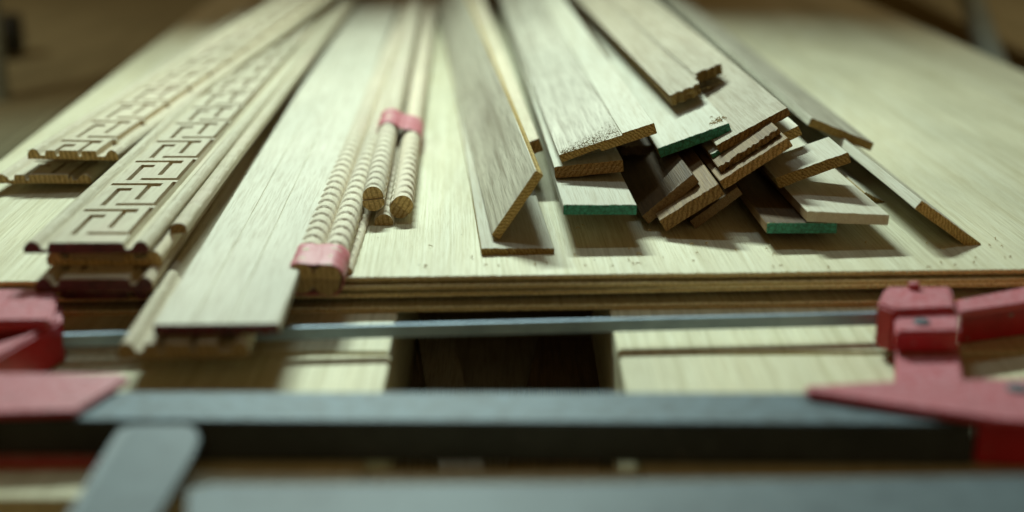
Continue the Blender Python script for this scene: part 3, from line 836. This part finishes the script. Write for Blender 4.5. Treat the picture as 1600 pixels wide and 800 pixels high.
cl3 = prism('steel_bar', [(292, 762), (330, 754), (900, 752), (1760, 738), (1760, 1000), (292, 1000)], 0, -.014, 'steel', None, .0015)
tag(cl3, 'mottled grey steel bar at the very front, cut off by the bottom of the picture', 'steel bar')
cl4 = prism('clamp_handle', [(178, 682, -.002), (186, 670, -.002), (206, 664, -.002), (290, 663, -.002), (306, 670, -.002), (313, 684, -.002), (304, 706, -.003), (246, 806, -.006), (-10, 1000, -.012)], .004, 0, 'steel', None, 0)
# give the strap an even thickness
me = cl4.data
nvt = len(me.vertices)
for v in me.vertices:
    if abs(v.co.z) < 1e-7 and v.index >= 9: pass
tops = [v.co.z for v in me.vertices][:9]
for i in range(9, 18): me.vertices[i].co.z = me.vertices[i - 9].co.z - .0042
tag(cl4, 'grey flat lever with a rounded end at the lower left, leaning on the heavy bar', 'clamp handle')

# ------------------------------------------------------------ small things lying about
def crumbs(name, label, pts, size, mat, seed, curl=False):
    rnd = random.Random(seed); fv = []; ff = []
    for p in pts:
        a = rnd.uniform(0, 6.28); l = size * rnd.uniform(.4, 1.3); h = size * rnd.uniform(.2, .6)
        if curl:
            b0 = len(fv); k = 7; bend = rnd.uniform(-1.8, 1.8)
            for q in range(k):
                u = q / (k - 1); an = a + bend * u
                x = p[0] + math.cos(an) * l * u; y = p[1] + math.sin(an) * l * u; z = p[2] + h * math.sin(u * 3.0)
                fv += [(x, y, z), (x + .0004, y + .0003, z + .0004), (x - .0002, y + .0005, z + .0007)]
            for q in range(k - 1):
                for s_ in range(3):
                    t_ = (s_ + 1) % 3; i0 = b0 + q * 3; ff.append((i0 + s_, i0 + t_, i0 + 3 + t_, i0 + 3 + s_))
        else:
            b0 = len(fv); dx, dy = math.cos(a) * l, math.sin(a) * l
            fv += [(p[0], p[1], p[2]), (p[0] + dx, p[1] + dy, p[2]), (p[0] - dy * .6, p[1] + dx * .6, p[2]), (p[0] + dx * .3, p[1] + dy * .3, p[2] + h)]
            ff += [(b0, b0 + 1, b0 + 3), (b0 + 1, b0 + 2, b0 + 3), (b0 + 2, b0, b0 + 3), (b0, b0 + 2, b0 + 1)]
    o = obj(name, mesh_of(name, fv, ff, [M[mat]])); o['kind'] = 'stuff'; tag(o, label, 'wood crumbs'); return o
rnd = random.Random(21)
sp = []
for px, py in ((783, 408), (722, 366), (590, 371), (1010, 414), (1330, 411), (655, 414), (930, 406)):
    sp.append(P(px, py, .0006))
crumbs('dark_specks', 'a few dark specks on the bare plywood near its front edge', sp, .0011, 'dirt', 3)
cm = c_board.matrix_world; wb_ = .066
cp = [cm @ Vector((wb_ * .86 + rnd.gauss(0, .004), .012 + abs(rnd.gauss(0, .008)), .0002)) for _ in range(34)]
crumbs('wood_shavings', 'curled wood crumbs on the corner of the right green-ended board', cp, .0022, 'chips', 5, curl=True)
dp = [Vector((rnd.uniform(-.45, .55), 1.0 + abs(rnd.gauss(0, .10)) + .03, .0006)) for _ in range(600)]
crumbs('sawdust', 'fine pale sawdust scattered over the front of the plywood', dp, .0007, 'chips', 6)

sh = [Vector((rnd.uniform(-.08, .40), 1.028 + abs(rnd.gauss(0, .05)), .0004)) for _ in range(46)]
crumbs('wood_shavings', 'small curled shavings scattered along the front of the plywood', sh, .0032, 'chips', 9, curl=True)
# ------------------------------------------------------------ out of focus workshop behind
def crate(label, x0, x1, y0, y1, z1, mat='crate', n=4, rot=0, name='wooden_crate'):
    e = empty(name, ((x0 + x1) / 2, (y0 + y1) / 2, -.85)); tag(e, label, 'crate'); h = (z1 + .85) / n
    cx, cy = (x1 - x0) / 2, (y1 - y0) / 2
    me = box_me('core', -cx + .025, cx - .025, -cy + .025, cy - .025, 0.0, z1 + .84, [M[mat]], 0); obj('core', me, e)
    pl = box_me('plank', -cx, cx, -.012, .012, .008, h - .008, [M[mat]], .004)
    pl2 = box_me('plank', -.012, .012, -cy + .013, cy - .013, .008, h - .008, [M[mat]], .004)
    for k in range(n):
        for s_ in (-1, 1):
            a = obj('plank', pl, e); a.location = (0, s_ * (cy - .012), k * h)
            a = obj('plank', pl2, e); a.location = (s_ * (cx - .012), 0, k * h)
    e.rotation_euler.z = rot
crate('large brown plank crate on the floor beyond the left side of the plywood', -1.9, -.74, 1.9, 4.4, -.12, rot=.02, mat='crate_pale')
crate('brown plank crate on the floor beyond the right side of the plywood', 1.0, 1.9, 1.9, 4.4, -.10, rot=-.03)
crate('tall brown crate at the right edge, behind the slanting grey pipe', 1.95, 2.8, 2.5, 4.6, .05, rot=.05)
def tube(name, p, q, r, mat, label, cat):
    p, q = Vector(p), Vector(q); d = q - p
    bm = bmesh.new(); bmesh.ops.create_cone(bm, segments=20, radius1=r, radius2=r, depth=d.length, cap_ends=True)
    bm.transform(Matrix.Translation((p + q) / 2) @ d.to_track_quat('Z', 'Y').to_matrix().to_4x4())
    me = bpy.data.meshes.new(name); bm.to_mesh(me); bm.free(); me.materials.append(M[mat])
    for f in me.polygons: f.use_smooth = len(f.vertices) == 4
    o = obj(name, me); tag(o, label, cat)
a = CAM + ray(1565, 130) * 2.25; b = CAM + ray(1503, -40) * 2.6
dd = (b - a).normalized(); a2 = a - dd * ((a.z + .85) / dd.z) 
tube('metal_pipe', a2, b + dd * .3, .021, 'greyp', 'slanting grey pipe standing beyond the right side of the plywood', 'pipe')
a = CAM + ray(-6, 150) * 2.4
tube('metal_post', (a.x, a.y, -.85), (a.x, a.y, .5), .022, 'greyp', 'upright grey-green post at the upper left edge of the picture', 'post')
a = CAM + ray(24, 52) * 2.8
tube('dark_canister', (a.x - .02, a.y, -.119), (a.x - .02, a.y, -.045), .034, 'black', 'small dark round canister standing on the crate at the upper left', 'canister')
